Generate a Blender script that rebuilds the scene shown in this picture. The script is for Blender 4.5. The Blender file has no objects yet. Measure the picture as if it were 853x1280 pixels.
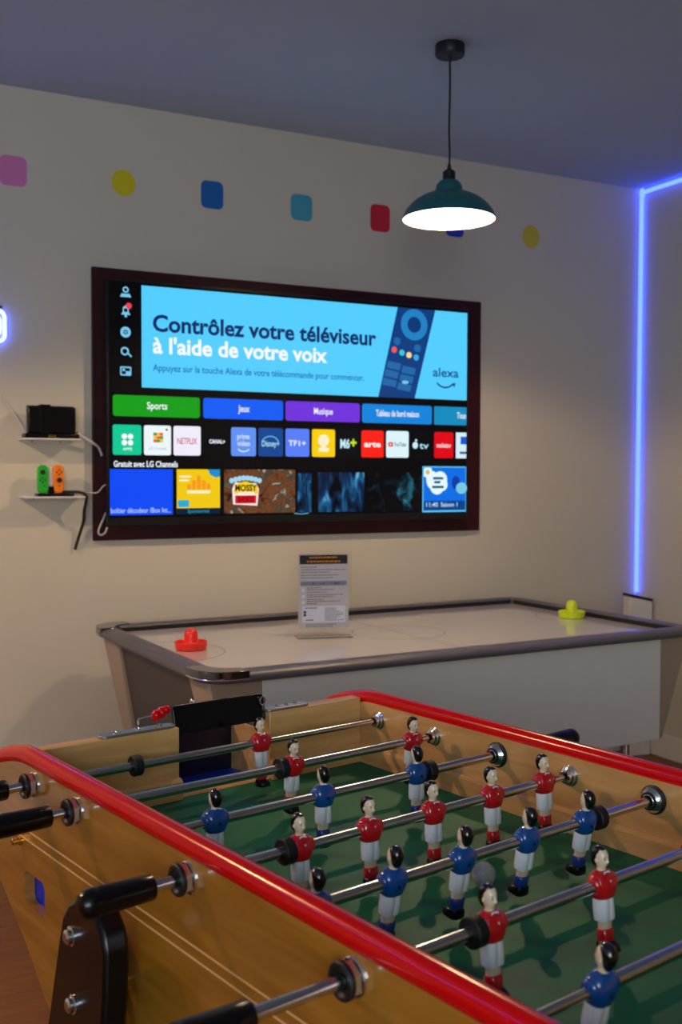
import bpy, bmesh, math, random
from mathutils import Vector, Matrix
random.seed(4)
S = bpy.context.scene
COL = S.collection
PI = math.pi

# ------------------------------------------------------------------ camera, world, exposure
CAM_Z = 1.30
YAW, PITCH, ROLL, FPX = 0.4777, 0.0382, 0.0032, 1327.5
cy, sy, cp, sp = math.cos(YAW), math.sin(YAW), math.cos(PITCH), math.sin(PITCH)
Fv = Vector((sy*cp, cy*cp, -sp)); Rv = Vector((cy, -sy, 0)); Uv = Rv.cross(Fv)
R2 = Rv*math.cos(ROLL) + Uv*math.sin(ROLL); U2 = -Rv*math.sin(ROLL) + Uv*math.cos(ROLL)
cd = bpy.data.cameras.new('camera'); cam = bpy.data.objects.new('camera', cd); COL.objects.link(cam)
cam.matrix_world = Matrix(((R2.x, U2.x, -Fv.x, 0), (R2.y, U2.y, -Fv.y, 0), (R2.z, U2.z, -Fv.z, CAM_Z), (0, 0, 0, 1)))
cd.sensor_fit = 'VERTICAL'; cd.sensor_height = 36; cd.sensor_width = 24; cd.lens = FPX/1280*36
cd.clip_start = .05
cd.dof.use_dof = True; cd.dof.focus_distance = 1.9; cd.dof.aperture_fstop = 6.3
S.camera = cam
W = bpy.data.worlds.new('evening_sky'); S.world = W; W.use_nodes = True
bg = W.node_tree.nodes['Background']; bg.inputs[0].default_value = (.66, .82, 1.0, 1); bg.inputs[1].default_value = 1.0
S.view_settings.view_transform = 'Standard'; S.view_settings.look = 'None'
S.view_settings.exposure = 0.0; S.view_settings.gamma = 1.0; S.view_settings.use_curve_mapping = False
WIN = (-1.85, -.35, .90, 2.35)      # unseen window added behind the camera for cool light: x0, x1, z0, z1
al = bpy.data.lights.new('added_window_light', 'AREA'); al.shape = 'RECTANGLE'; al.size = WIN[1]-WIN[0]; al.size_y = WIN[3]-WIN[2]; al.energy = 64; al.color = (.80, .93, 1.0)  # added area lamp, unseen, for cool light from behind the camera
ao = bpy.data.objects.new('added_window_light', al); COL.objects.link(ao); ao.location = ((WIN[0]+WIN[1])/2, -2.17, (WIN[2]+WIN[3])/2); ao.rotation_euler = (math.radians(90), 0, 0)


# ------------------------------------------------------------------ materials
def srgb(r, g, b):
    f = lambda c: (c/255/12.92) if c/255 <= .04045 else ((c/255+.055)/1.055)**2.4
    return (f(r), f(g), f(b), 1)

def mat(name, col, rough=.5, metal=0., coat=0., var=.08, nscale=30., bump=0., spec=.5, trans=0., emit=None, estr=0.):
    m = bpy.data.materials.new(name); m.use_nodes = True
    nt = m.node_tree; n = nt.nodes; b = n['Principled BSDF']
    b.inputs['Roughness'].default_value = rough; b.inputs['Metallic'].default_value = metal
    b.inputs['Coat Weight'].default_value = coat; b.inputs['Coat Roughness'].default_value = .08
    b.inputs['Specular IOR Level'].default_value = spec
    b.inputs['Transmission Weight'].default_value = trans
    b.inputs['Base Color'].default_value = col
    if var or bump:
        tc = n.new('ShaderNodeTexCoord'); no = n.new('ShaderNodeTexNoise')
        no.inputs['Scale'].default_value = nscale; no.inputs['Detail'].default_value = 4
        nt.links.new(tc.outputs['Object'], no.inputs['Vector'])
    if var:
        mr = n.new('ShaderNodeMapRange'); mr.inputs[3].default_value = 1-var; mr.inputs[4].default_value = 1+var
        nt.links.new(no.outputs[0], mr.inputs[0])
        mx = n.new('ShaderNodeMix'); mx.data_type = 'RGBA'; mx.blend_type = 'MULTIPLY'; mx.inputs[0].default_value = 1
        mx.inputs[6].default_value = col
        nt.links.new(mr.outputs[0], mx.inputs[7]); nt.links.new(mx.outputs[2], b.inputs['Base Color'])
    if bump:
        bu = n.new('ShaderNodeBump'); bu.inputs['Strength'].default_value = bump; bu.inputs['Distance'].default_value = .002
        nt.links.new(no.outputs[0], bu.inputs['Height']); nt.links.new(bu.outputs[0], b.inputs['Normal'])
    if emit:
        b.inputs['Emission Color'].default_value = emit; b.inputs['Emission Strength'].default_value = estr
    return m

def wood(name, c1, c2, scale, rough, coat, spec=.5):
    m = bpy.data.materials.new(name); m.use_nodes = True
    nt = m.node_tree; n = nt.nodes; b = n['Principled BSDF']
    tc = n.new('ShaderNodeTexCoord'); mp = n.new('ShaderNodeMapping'); mp.inputs['Scale'].default_value = scale
    no = n.new('ShaderNodeTexNoise'); no.inputs['Scale'].default_value = 4; no.inputs['Detail'].default_value = 6; no.inputs['Distortion'].default_value = .6
    cr = n.new('ShaderNodeValToRGB'); cr.color_ramp.elements[0].color = c1; cr.color_ramp.elements[1].color = c2
    cr.color_ramp.elements[0].position = .3; cr.color_ramp.elements[1].position = .7
    nt.links.new(tc.outputs['Object'], mp.inputs[0]); nt.links.new(mp.outputs[0], no.inputs['Vector'])
    nt.links.new(no.outputs[0], cr.inputs[0]); nt.links.new(cr.outputs[0], b.inputs['Base Color'])
    b.inputs['Roughness'].default_value = rough; b.inputs['Coat Weight'].default_value = coat; b.inputs['Coat Roughness'].default_value = .06
    b.inputs['Specular IOR Level'].default_value = spec
    return m

def glow(name, col, strength=1.0):
    """a lit screen colour, or a lit tube"""
    m = bpy.data.materials.new(name); m.use_nodes = True
    b = m.node_tree.nodes['Principled BSDF']
    b.inputs['Base Color'].default_value = (.004, .004, .005, 1); b.inputs['Roughness'].default_value = .5; b.inputs['Specular IOR Level'].default_value = .05
    b.inputs['Emission Color'].default_value = col; b.inputs['Emission Strength'].default_value = strength
    return m

def glow_picture(name, stops, scale, detail=3., dist=1.0, strength=1.0):
    m = glow(name, (1, 1, 1, 1), strength); nt = m.node_tree; n = nt.nodes; b = n['Principled BSDF']
    tc = n.new('ShaderNodeTexCoord'); mp = n.new('ShaderNodeMapping'); mp.inputs['Scale'].default_value = scale
    no = n.new('ShaderNodeTexNoise'); no.inputs['Scale'].default_value = 1; no.inputs['Detail'].default_value = detail; no.inputs['Distortion'].default_value = dist
    cr = n.new('ShaderNodeValToRGB'); els = cr.color_ramp.elements
    els[0].position, els[0].color = stops[0]; els[1].position, els[1].color = stops[-1]
    for p, c in stops[1:-1]:
        e = els.new(p); e.color = c
    nt.links.new(tc.outputs['Object'], mp.inputs[0]); nt.links.new(mp.outputs[0], no.inputs['Vector'])
    nt.links.new(no.outputs[0], cr.inputs[0]); nt.links.new(cr.outputs[0], b.inputs['Emission Color'])
    return m

M = {}
M['wall'] = mat('painted_plaster', srgb(205, 197, 178), .75, var=.02, nscale=3, bump=.02)
M['ceiling'] = mat('ceiling_blue_cast', srgb(166, 182, 204), .85, var=.02, nscale=2)  # part of the blue LED cast is tinted into this base colour
M['floor'] = wood('floor_boards', srgb(104, 56, 6), srgb(134, 76, 14), (1.2, 14, 1), .45, .0)
M['white_trim'] = mat('white_trim_paint', srgb(225, 220, 212), .5, var=.02)
M['wood_side_shaded'] = wood('varnished_beech_shaded', srgb(146, 94, 24), srgb(172, 118, 40), (9, 1.2, 9), .25, .6)  # same beech as inside, darkened in colour for the light on this face
M['wood_end'] = wood('varnished_beech_across', srgb(196, 146, 84), srgb(222, 174, 112), (1.2, 9, 12), .32, .25)
M['wood_in'] = wood('varnished_beech_inner', srgb(190, 138, 78), srgb(218, 168, 106), (9, 1.2, 9), .30, .3)
M['wood_pale'] = mat('pale_groove_wood', srgb(226, 178, 112), .45)
M['red'] = mat('red_lacquer', srgb(204, 0, 8), .18, spec=.3, var=.03)
M['field'] = mat('green_play_surface', srgb(10, 98, 64), .55, var=.06, nscale=6, spec=.22)
M['chrome'] = mat('chrome', srgb(215, 218, 222), .12, metal=1, var=.03)
M['steel'] = mat('brushed_steel', srgb(196, 198, 200), .2, metal=1, var=.05, nscale=80)
M['black'] = mat('black_plastic', srgb(6, 4, 5), .28, coat=.05, spec=.3, var=.05)
M['rubber'] = mat('black_rubber', srgb(10, 10, 11), .6, var=.1)
M['dark_glass'] = mat('smoked_panel', srgb(8, 9, 12), .12, spec=.3, var=0)
M['blue_dark'] = mat('dark_blue_lining', srgb(8, 14, 40), .3, var=.05)
M['satin_steel'] = mat('satin_steel', srgb(176, 172, 168), .42, metal=1, var=.05)
M['nut_steel'] = mat('bright_steel', srgb(232, 234, 238), .34, metal=1, var=.02)
M['dark_chrome'] = mat('dark_chrome', srgb(120, 124, 134), .1, metal=1, var=0)
M['blue_in'] = mat('blue_goal_lining', srgb(16, 50, 190), .35, var=.05)
M['dark_in'] = mat('dark_goal_lining', srgb(12, 22, 18), .35, var=.05)
M['brass'] = mat('brass', srgb(220, 170, 70), .2, metal=1, var=.03)
M['skin'] = mat('painted_skin', srgb(226, 204, 172), .3, coat=.4, var=.03)
M['hair'] = mat('painted_black_hair', srgb(10, 8, 9), .18, coat=.5, var=0)
M['shirt_red'] = mat('painted_red_shirt', srgb(190, 14, 26), .2, coat=.5, var=.03)
M['shirt_blue'] = mat('painted_blue_shirt', srgb(14, 72, 142), .2, coat=.5, var=.03)
M['sock_blue'] = mat('painted_blue_socks', srgb(24, 52, 128), .25, coat=.4, var=.03)
M['shorts'] = mat('painted_white_shorts', srgb(226, 232, 238), .28, coat=.3, var=.02)
M['cork'] = mat('grey_cork', srgb(150, 150, 148), .85, var=.35, nscale=260, bump=.5)
M['grey_rail'] = mat('grey_satin_rail', srgb(88, 86, 90), .42, var=.03)
M['black_lip'] = mat('black_lip', srgb(16, 16, 18), .4)
M['air_top'] = mat('white_glossy_top', srgb(214, 206, 200), .07, coat=.5, var=.01)
M['line_grey'] = mat('grey_marking', srgb(160, 155, 152), .2)
M['cab_white'] = mat('white_cabinet_panel', srgb(236, 236, 230), .35, var=.02)
M['cab_taupe'] = mat('taupe_cabinet_post', srgb(172, 154, 132), .45, var=.03)
M['cab_grey'] = mat('dark_grey_cabinet_panel', srgb(72, 66, 62), .5, var=.03)
M['plastic_red'] = mat('orange_red_plastic', srgb(250, 48, 22), .35, var=.02)
M['plastic_yellow'] = mat('neon_yellow_plastic', srgb(214, 232, 20), .35, var=.02)
M['teal'] = mat('teal_enamel', srgb(18, 92, 98), .4, coat=.2, var=.03)
M['shade_in'] = mat('white_enamel_inside', srgb(245, 240, 230), .5, var=0)
M['matt_black'] = mat('matt_black_metal', srgb(14, 14, 17), .5, var=.05)
M['panel'] = mat('black_panel_red_glow', srgb(50, 3, 12), .45, var=.15, nscale=4, spec=.3)  # black panel; its slight red glow is put into the base colour
M['tv_body'] = mat('black_tv_plastic', srgb(8, 8, 9), .35, var=.05)
M['white_metal'] = mat('white_metal_shelf', srgb(220, 218, 214), .4, var=.02)
M['white_cable'] = mat('white_cable', srgb(205, 202, 198), .45)
M['pad_green'] = mat('green_plastic', srgb(36, 178, 40), .35, var=.02)
M['pad_orange'] = mat('orange_plastic', srgb(250, 130, 24), .35, var=.02)
M['paper'] = mat('printed_paper', srgb(206, 200, 204), .6, var=.02)
M['paper_white'] = mat('white_paper_box', srgb(232, 232, 244), .6, var=.01)
M['ink'] = mat('grey_ink', srgb(120, 116, 122), .6, var=0)
M['ink_dark'] = mat('dark_ink', srgb(24, 22, 30), .6, var=0)
M['ink_orange'] = mat('orange_ink', srgb(236, 150, 30), .6, var=0)
M['ink_blue'] = mat('blue_grey_ink', srgb(134, 138, 156), .6, var=0)
M['acrylic'] = mat('clear_acrylic', (1, 1, 1, 1), .03, var=0, trans=1.0)
M['acrylic'].node_tree.nodes['Principled BSDF'].inputs['IOR'].default_value = 1.12
M['bulb'] = glow('lit_bulb', (1, .82, .56, 1), 12)
M['strip'] = glow('lit_blue_strip', (.28, .58, 8.0, 1), 1.0)
M['strip_added'] = glow('lit_blue_strip', (.2, 1.4, 9.0, 1), 7.0)  # stronger tube for the added left strip, turns the ceiling bluer
M['neon'] = glow('lit_neon_tube', (1.2, 1.8, 14.0, 1), 1.0)

# ------------------------------------------------------------------ mesh building
class MB:
    def __init__(s): s.v = []; s.f = []; s.m = []; s.mats = []
    def mi(s, m):
        if m not in s.mats: s.mats.append(m)
        return s.mats.index(m)
    def add(s, vs, fs, m):
        k = len(s.v); i = s.mi(m)
        s.v += [tuple(p) for p in vs]; s.f += [tuple(k+a for a in f) for f in fs]; s.m += [i]*len(fs)
    def box(s, lo, hi, m, mx=None):
        x0, y0, z0 = lo; x1, y1, z1 = hi
        vs = [Vector(p) for p in [(x0,y0,z0),(x1,y0,z0),(x1,y1,z0),(x0,y1,z0),(x0,y0,z1),(x1,y0,z1),(x1,y1,z1),(x0,y1,z1)]]
        if mx: vs = [mx @ p for p in vs]
        s.add(vs, [(0,3,2,1),(4,5,6,7),(0,1,5,4),(1,2,6,5),(2,3,7,6),(3,0,4,7)], m)
    def prism(s, pts, fn, a, b, m):
        """closed outline pts (2D) swept from a to b; fn(p, t) gives 3D"""
        n = len(pts)
        vs = [fn(p, a) for p in pts]+[fn(p, b) for p in pts]
        s.add(vs, [tuple(range(n-1, -1, -1)), tuple(range(n, 2*n))]+[(i, (i+1) % n, n+(i+1) % n, n+i) for i in range(n)], m)
    def loft(s, rings, m, cap=True, closed=False):
        n = len(rings[0]); vs = [p for r in rings for p in r]; fs = []
        k = len(rings)
        for j in range(k if closed else k-1):
            j2 = (j+1) % k
            for i in range(n): fs.append((j*n+i, j*n+(i+1) % n, j2*n+(i+1) % n, j2*n+i))
        if cap and not closed: fs += [tuple(range(n-1, -1, -1)), tuple(range((k-1)*n, k*n))]
        s.add(vs, fs, m)
    def tube(s, pts, r, m, n=12):
        pts = [Vector(p) for p in pts]; rings = []
        up = None
        for i, p in enumerate(pts):
            t = (pts[min(i+1, len(pts)-1)]-pts[max(i-1, 0)]).normalized()
            if up is None:
                up = Vector((0, 0, 1)) if abs(t.z) < .9 else Vector((1, 0, 0))
            a = t.cross(up).normalized(); b = a.cross(t).normalized(); up = b
            rr = r[i] if isinstance(r, (list, tuple)) else r
            rings.append([p+(a*math.cos(q)+b*math.sin(q))*rr for q in [2*PI*k/n for k in range(n)]])
        s.loft(rings, m)
    def lathe(s, prof, m, n=32, mx=None, cap=True):
        """prof: (r, z) about local Z; mx places it"""
        rings = []
        for r, z in prof:
            ring = [Vector((r*math.cos(2*PI*k/n), r*math.sin(2*PI*k/n), z)) for k in range(n)]
            rings.append([mx @ p for p in ring] if mx else ring)
        s.loft(rings, m, cap)
    def ell(s, c, rad, m, n=16, k=10, mx=None):
        rings = []
        for j in range(1, k):
            a = -PI/2+PI*j/k
            ring = [Vector((c[0]+rad[0]*math.cos(a)*math.cos(2*PI*i/n), c[1]+rad[1]*math.cos(a)*math.sin(2*PI*i/n), c[2]+rad[2]*math.sin(a))) for i in range(n)]
            rings.append([mx @ p for p in ring] if mx else ring)
        s.loft(rings, m)
    def poly(s, pts, m): s.add(pts, [tuple(range(len(pts)))], m)
    def build(s, name, parent=None, ang=35, bevel=0, flat=False):
        me = bpy.data.meshes.new(name); me.from_pydata(s.v, [], s.f); me.update()
        for m in s.mats: me.materials.append(M[m] if isinstance(m, str) else m)
        me.polygons.foreach_set('material_index', s.m)
        if not flat:
            bm = bmesh.new(); bm.from_mesh(me); bmesh.ops.recalc_face_normals(bm, faces=bm.faces); bm.to_mesh(me); bm.free()
            me.polygons.foreach_set('use_smooth', [True]*len(me.polygons))
            me.set_sharp_from_angle(angle=math.radians(ang))
        o = bpy.data.objects.new(name, me); COL.objects.link(o)
        if parent: o.parent = parent
        if bevel:
            bv = o.modifiers.new('bevel', 'BEVEL'); bv.width = bevel; bv.segments = 2; bv.limit_method = 'ANGLE'; bv.angle_limit = math.radians(40)
        return o

def thing(name, label, cat, loc=(0, 0, 0), rz=0, group=None):
    o = bpy.data.objects.new(name, None); COL.objects.link(o); o.empty_display_size = .05
    o.location = loc; o.rotation_euler = (0, 0, rz); o['label'] = label; o['category'] = cat
    if group: o['group'] = group
    return o
def tag(o, label, cat, group=None):
    o['label'] = label; o['category'] = cat
    if group: o['group'] = group
    return o
def struct(o): o['kind'] = 'structure'; return o
def spline(pts, n=8):
    P = [Vector(p) for p in pts]; P = [P[0]*2-P[1]]+P+[P[-1]*2-P[-2]]; out = []
    for i in range(1, len(P)-2):
        for k in range(n):
            t = k/n; a, b, c, d = P[i-1:i+3]
            out.append(.5*((2*b)+(c-a)*t+(2*a-5*b+4*c-d)*t*t+(3*b-3*c+d-a)*t**3))
    return out+[P[-2]]
def rrect(x0, z0, x1, z1, r, n=5):
    out = []
    for cx_, cz_, a0 in ((x1-r, z1-r, 0), (x0+r, z1-r, 90), (x0+r, z0+r, 180), (x1-r, z0+r, 270)):
        for k in range(n+1):
            a = math.radians(a0+90*k/n); out.append((cx_+r*math.cos(a), cz_+r*math.sin(a)))
    return out

# ------------------------------------------------------------------ room
D = 3.775; XR = 3.52; ZC = 2.607
XL = -2.0; YF = -2.2
b = MB(); b.box((XL, D, 0), (XR+.12, D+.12, ZC+.12), 'wall'); struct(b.build('wall_back'))
b = MB(); b.box((XR, YF, 0), (XR+.12, D, ZC+.12), 'wall'); struct(b.build('wall_right'))
b = MB(); b.box((XL, YF, -.1), (XR+.12, D+.12, 0), 'floor'); struct(b.build('floor'))
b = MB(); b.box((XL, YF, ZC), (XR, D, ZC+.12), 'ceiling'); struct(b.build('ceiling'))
b = MB(); b.box((XR-.014, YF, 0), (XR, D-.014, .11), 'white_trim'); struct(b.build('baseboard_right', bevel=.004))
b = MB(); b.box((XL-.12, YF, 0), (XL, D+.12, ZC+.12), 'wall'); struct(b.build('wall_left'))
b = MB(); x0, x1, z0, z1 = WIN
for lo, hi in (((XL-.12, 0), (x0, ZC+.12)), ((x1, 0), (XR+.12, ZC+.12)), ((x0, 0), (x1, z0)), ((x0, z1), (x1, ZC+.12))):
    b.box((lo[0], YF-.12, lo[1]), (hi[0], YF, hi[1]), 'wall')
struct(b.build('wall_front'))
b = MB(); xm = (x0+x1)/2
for lo, hi in (((x0, z0), (x0+.05, z1)), ((x1-.05, z0), (x1, z1)), ((x0, z0), (x1, z0+.05)), ((x0, z1-.05), (x1, z1)), ((xm-.03, z0), (xm+.03, z1))):
    b.box((lo[0], YF-.08, lo[1]), (hi[0], YF-.02, hi[1]), 'white_trim')
struct(b.build('added_window'))  # frame of the added window, out of view
b = MB(); b.box((XL, D-.014, 0), (XR, D, .11), 'white_trim'); struct(b.build('baseboard_back', bevel=.004))

# ------------------------------------------------------------------ foosball table (local: x across, -y = v towards the camera)
TH = math.radians(10.77)/1.0
TAB = Vector((1.054, 1.870, 0))
SP = .165; RZ = .793
tab = thing('foosball_table', 'large wooden foosball table with red rails and a green playing field', 'foosball table', TAB, TH)
L = lambda u, v, z: Vector((u, -v, z))
U0, U1 = -.708, .004          # inner faces
V0, V1 = -.06, 1.215
VC = (V0+V1)/2
half = [(-.04, .824), (-.10, .814), (-.15, .801), (-.19, .779), (-.218, .745), (-.224, .70), (-.207, .65), (-.172, .604), (-.105, .560), (-.036, .517), (.042, .454), (.10, .425), (.27, .41), (.30, .34), (.31, .0), (.42, .0), (.44, .34), (.48, .40), (.54, .425)]
outline = half+[(2*VC-v, z) for v, z in reversed(half)]

def cut(o, cutter):
    md = o.modifiers.new('cut', 'BOOLEAN'); md.operation = 'DIFFERENCE'; md.object = cutter; md.solver = 'EXACT'
    bpy.context.view_layer.update()
    me = bpy.data.meshes.new_from_object(o.evaluated_get(bpy.context.evaluated_depsgraph_get()))
    o.modifiers.clear(); me.polygons.foreach_set('use_smooth', [False]*len(me.polygons)); o.data = me; bpy.data.objects.remove(cutter); return o

# left side panel with the rectangular ball window
b = MB(); b.prism(outline, lambda p, t: L(t, p[0], p[1]), -.726, U0, 'wood_side_shaded')
side = b.build('side_panel', tab)
c = MB(); c.prism(rrect(-.044, .586, .040, .642, .014), lambda p, t: L(t, p[0], p[1]), -.76, -.68, 'wood_pale')
for k in (0, 1, 3, 5): c.tube([L(-.80, k*SP, RZ), L(-.66, k*SP, RZ)], .0098, 'wood_pale', 20)
cut(side, c.build('window_cutter', tab))
side.data.materials.append(M['wood_pale']) if len(side.data.materials) < 2 else None
g = MB()
for z in (.710, .694):
    g.box((-.7268, -1.10, z-.0012), (-.7255, .065 if z < .7 else .035, z+.0012), 'wood_pale')
go = g.build('groove_line', side); go['label'] = 'two pale parallel grooves along the side panel'
b = MB(); b.prism(outline, lambda p, t: L(t, p[0], p[1]), U1, .030, 'wood_in'); side2 = b.build('side_panel', tab)
c = MB()
for k in range(8): c.tube([L(-.05, k*SP, RZ), L(.08, k*SP, RZ)], .0098, 'wood_in', 20)
cut(side2, c.build('rod_cutter', tab))
# ball return box behind the window
b = MB()
b.box((-.707, -.060, .57), (-.701, .055, .655), 'blue_in')
b.box((-.698, -.075, .56), (-.60, .105, .565), 'wood_pale'); b.box((-.61, -.075, .565), (-.60, .105, .66), 'wood_pale')
b.box((-.690, -.075, .565), (-.611, -.070, .66), 'blue_in')
b.box((-.698, .10, .565), (-.61, .105, .66), 'wood_pale')
b.build('ball_return', tab)
# end panels: the far one is open for the goal
G0, G1 = -.425, -.225
b = MB()
b.box((U0, -V0, .575), (G0, -V0+.03, .830), 'wood_end'); b.box((G1, -V0, .575), (U1, -V0+.03, .830), 'wood_end')
b.box((G0, -V0, .575), (G1, -V0+.03, .699), 'wood_end')
b.build('end_panel', tab, bevel=.002)
b = MB(); b.box((U0, -V1-.03, .575), (U1, -V1, .830), 'wood_end'); b.build('end_panel', tab, bevel=.002)
b = MB(); b.box((U0, -V1, .685), (U1, -V0, .700), 'field'); b.build('playing_field', tab)
# low wooden ledge round the field
led = lambda w, z: [(0, .7002), (w, .7002), (w, z-.006), (w*.4, z), (0, z)]
b = MB(); b.prism(led(.012, .738), lambda p, t: L(U1-p[0], t, p[1]), V0, V1, 'wood_in'); b.build('ledge', tab)
b = MB(); b.prism(led(.012, .738), lambda p, t: L(U0+p[0], t, p[1]), V0, V1, 'wood_in'); b.build('ledge', tab)
for a0, a1 in ((U0+.012, G0), (G1, U1-.012)):
    b = MB(); b.prism(led(.014, .738), lambda p, t: L(t, V0+p[0], p[1]), a0, a1, 'wood_end'); b.build('ledge', tab)
# goal box
b = MB()
b.box((G0-.004, -V0+.03, .60), (G0, .20, .79), 'blue_dark'); b.box((G1, -V0+.03, .60), (G1+.004, .20, .79), 'wood_end')
b.box((G0-.004, .20, .60), (G1+.004, .206, .79), 'blue_dark')
b.prism([(.062, .699), (.20, .690), (.20, .680), (.062, .690)], lambda p, t: Vector((t, p[0], p[1])), G0, G1, 'blue_in')
b.build('goal_box', tab)
b = MB(); b.prism(rrect(G0-.001, .813, G1+.001, .864, .008), lambda p, t: Vector((p[0], .072+(p[1]-.813)*.25+t, p[1])), 0, .008, 'dark_glass')
o = b.build('goal_cover', tab, bevel=.0015); o['label'] = 'glossy black plate above the goal'
# chrome score plates on the end panel
for a0, a1 in ((-.578, -.428), (-.228, -.124)):
    b = MB(); b.prism(rrect(a0, .062, a1, .088, .0125), lambda p, t: Vector((p[0], p[1], t)), .830, .835, 'satin_steel')
    sc = b.build('score_plate', tab, bevel=.001)
    for k in range(3):
        x = a0+.03+k*(a1-a0-.06)/2
        h = MB(); h.lathe([(.005, .835), (.005, .837), (.003, .8385)], 'steel', 12, Matrix.Translation((x, .075, 0))); h.build('screw', sc)
b = MB(); b.tube(spline([(-.500, .076, .834), (-.500, .076, .843), (-.499, .078, .850), (-.493, .081, .852), (-.465, .086, .853), (-.436, .088, .854)], 5), .0022, 'chrome', 8)
wr = b.build('score_wire', tab)
b = MB()
for x, z, r in ((-.459, .852, .0105), (-.448, .856, .011), (-.437, .860, .008)):
    b.ell((x, .087, z), (.008, r, r), 'red', 12, 8)
b.build('score_bead', wr)
b = MB(); b.tube([(-.232+.006*math.cos(a), .075, .851+.008*math.sin(a)) for a in [2*PI*k/16 for k in range(17)]], .0018, 'chrome', 8)
b.tube([(-.232, .075, .834), (-.232, .075, .843)], .002, 'chrome', 8); b.build('ring_hook', tab)
# red rails, drooping at both ends
half_r = [(-.236, .735), (-.215, .770), (-.18, .795), (-.132, .812), (-.08, .824), (-.03, .829), (.1, .829)]
path = half_r+[(2*VC-v, z) for v, z in reversed(half_r)]
for u in (-.714, .022):
    b = MB(); b.tube(spline([L(u, v, z) for v, z in path], 6), .0160, 'red', 20)
    b.build('red_rail', tab, ang=60)
# bearings
RX = lambda x, y, z, s=1: Matrix.Translation((x, y, z)) @ Matrix.Rotation(s*PI/2, 4, 'Y')
def flange(k, big):
    b = MB(); mx = RX(U1, -k*SP, RZ, -1); e = 1.25 if big else 1.0
    b.lathe([(.0095, -.002), (.0180*e, -.002), (.0180*e, .003), (.0150*e, .005), (.0148*e, .008), (.0115*e, .010), (.0112*e, .015), (.009, .016)], 'matt_black' if big else 'chrome', 28, mx, cap=False)
    if big: b.lathe([(.0152*e, .0055), (.0156*e, .0070), (.0120*e, .0125), (.0095, .0165)], 'chrome', 28, mx, cap=False)
    o = b.build('bearing', tab); o['label'] = 'black and chrome stepped bearing on inner wall' if big else 'chrome flange bearing on inner wall'
for k in range(8): flange(k, k in (2, 4, 6, 7))
for k in (0, 1, 3, 5):
    b = MB(); mx = RX(-.726, -k*SP, RZ, -1)
    b.lathe([(.0085, .012), (.0185, .012), (.0200, .0135), (.0200, .0175), (.0185, .019), (.0150, .019), (.0120, .016), (.0085, .0155)], 'matt_black', 28, mx, cap=False)
    wsh = b.build('bearing', tab); wsh['label'] = 'black collar on a chrome nut outside'
    n = MB(); n.lathe([(.0094, 0), (.0205, 0), (.0205, .002), (.0190, .003)], 'chrome', 28, mx, cap=False)
    n.lathe([(.0094, .003), (.0190, .003), (.0190, .0125), (.0094, .0125)], 'nut_steel', 6, mx, cap=False)
    n.build('hex_nut', wsh, ang=20)
for k in (2, 4, 6, 7):
    b = MB(); mx = RX(.030, -k*SP, RZ, 1)
    b.lathe([(.0078, 0), (.019, 0), (.020, .002), (.020, .006), (.018, .009), (.0078, .009)], 'matt_black', 24, mx, cap=False)
    b.build('bearing', tab)
# black support bracket bolted to the left side
bo = [(.10, .0), (.195, .45), (.228, .53), (.266, .655), (.278, .690), (.298, .715), (.326, .730), (.356, .734), (.382, .727), (.403, .708), (.412, .68), (.408, .62), (.390, .50), (.36, .0)]
b = MB(); b.prism(bo, lambda p, t: L(t, p[0], p[1]), -.800, -.764, 'black')
br = b.build('support_bracket', tab, bevel=.006); br['label'] = 'glossy black bracket with two chrome bolts'
for v, z in ((.311, .674), (.315, .582)):
    n = MB(); mx = RX(-.800, -v, z, -1)
    n.lathe([(.0135, 0), (.0135, .002), (.0105, .003), (.0100, .008), (.0065, .0105)], 'chrome', 16, mx); n.build('bolt', br)
n = MB(); n.tube([L(-.764, .316, .655), L(-.7255, .316, .655)], .0035, 'chrome', 10); n.build('bolt', br)
n = MB(); n.tube([L(-.764, .315, .582), L(-.7255, .315, .582)], .012, 'black', 12); n.build('spacer', br)
# brass lock low on the left side
b = MB(); mx = RX(-.726, .058, .686, -1)
b.lathe([(.008, 0), (.008, .003), (.006, .004), (.006, .014), (.004, .016)], 'brass', 20, mx)
o = b.build('lock', tab); o['label'] = 'small brass lock'

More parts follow.
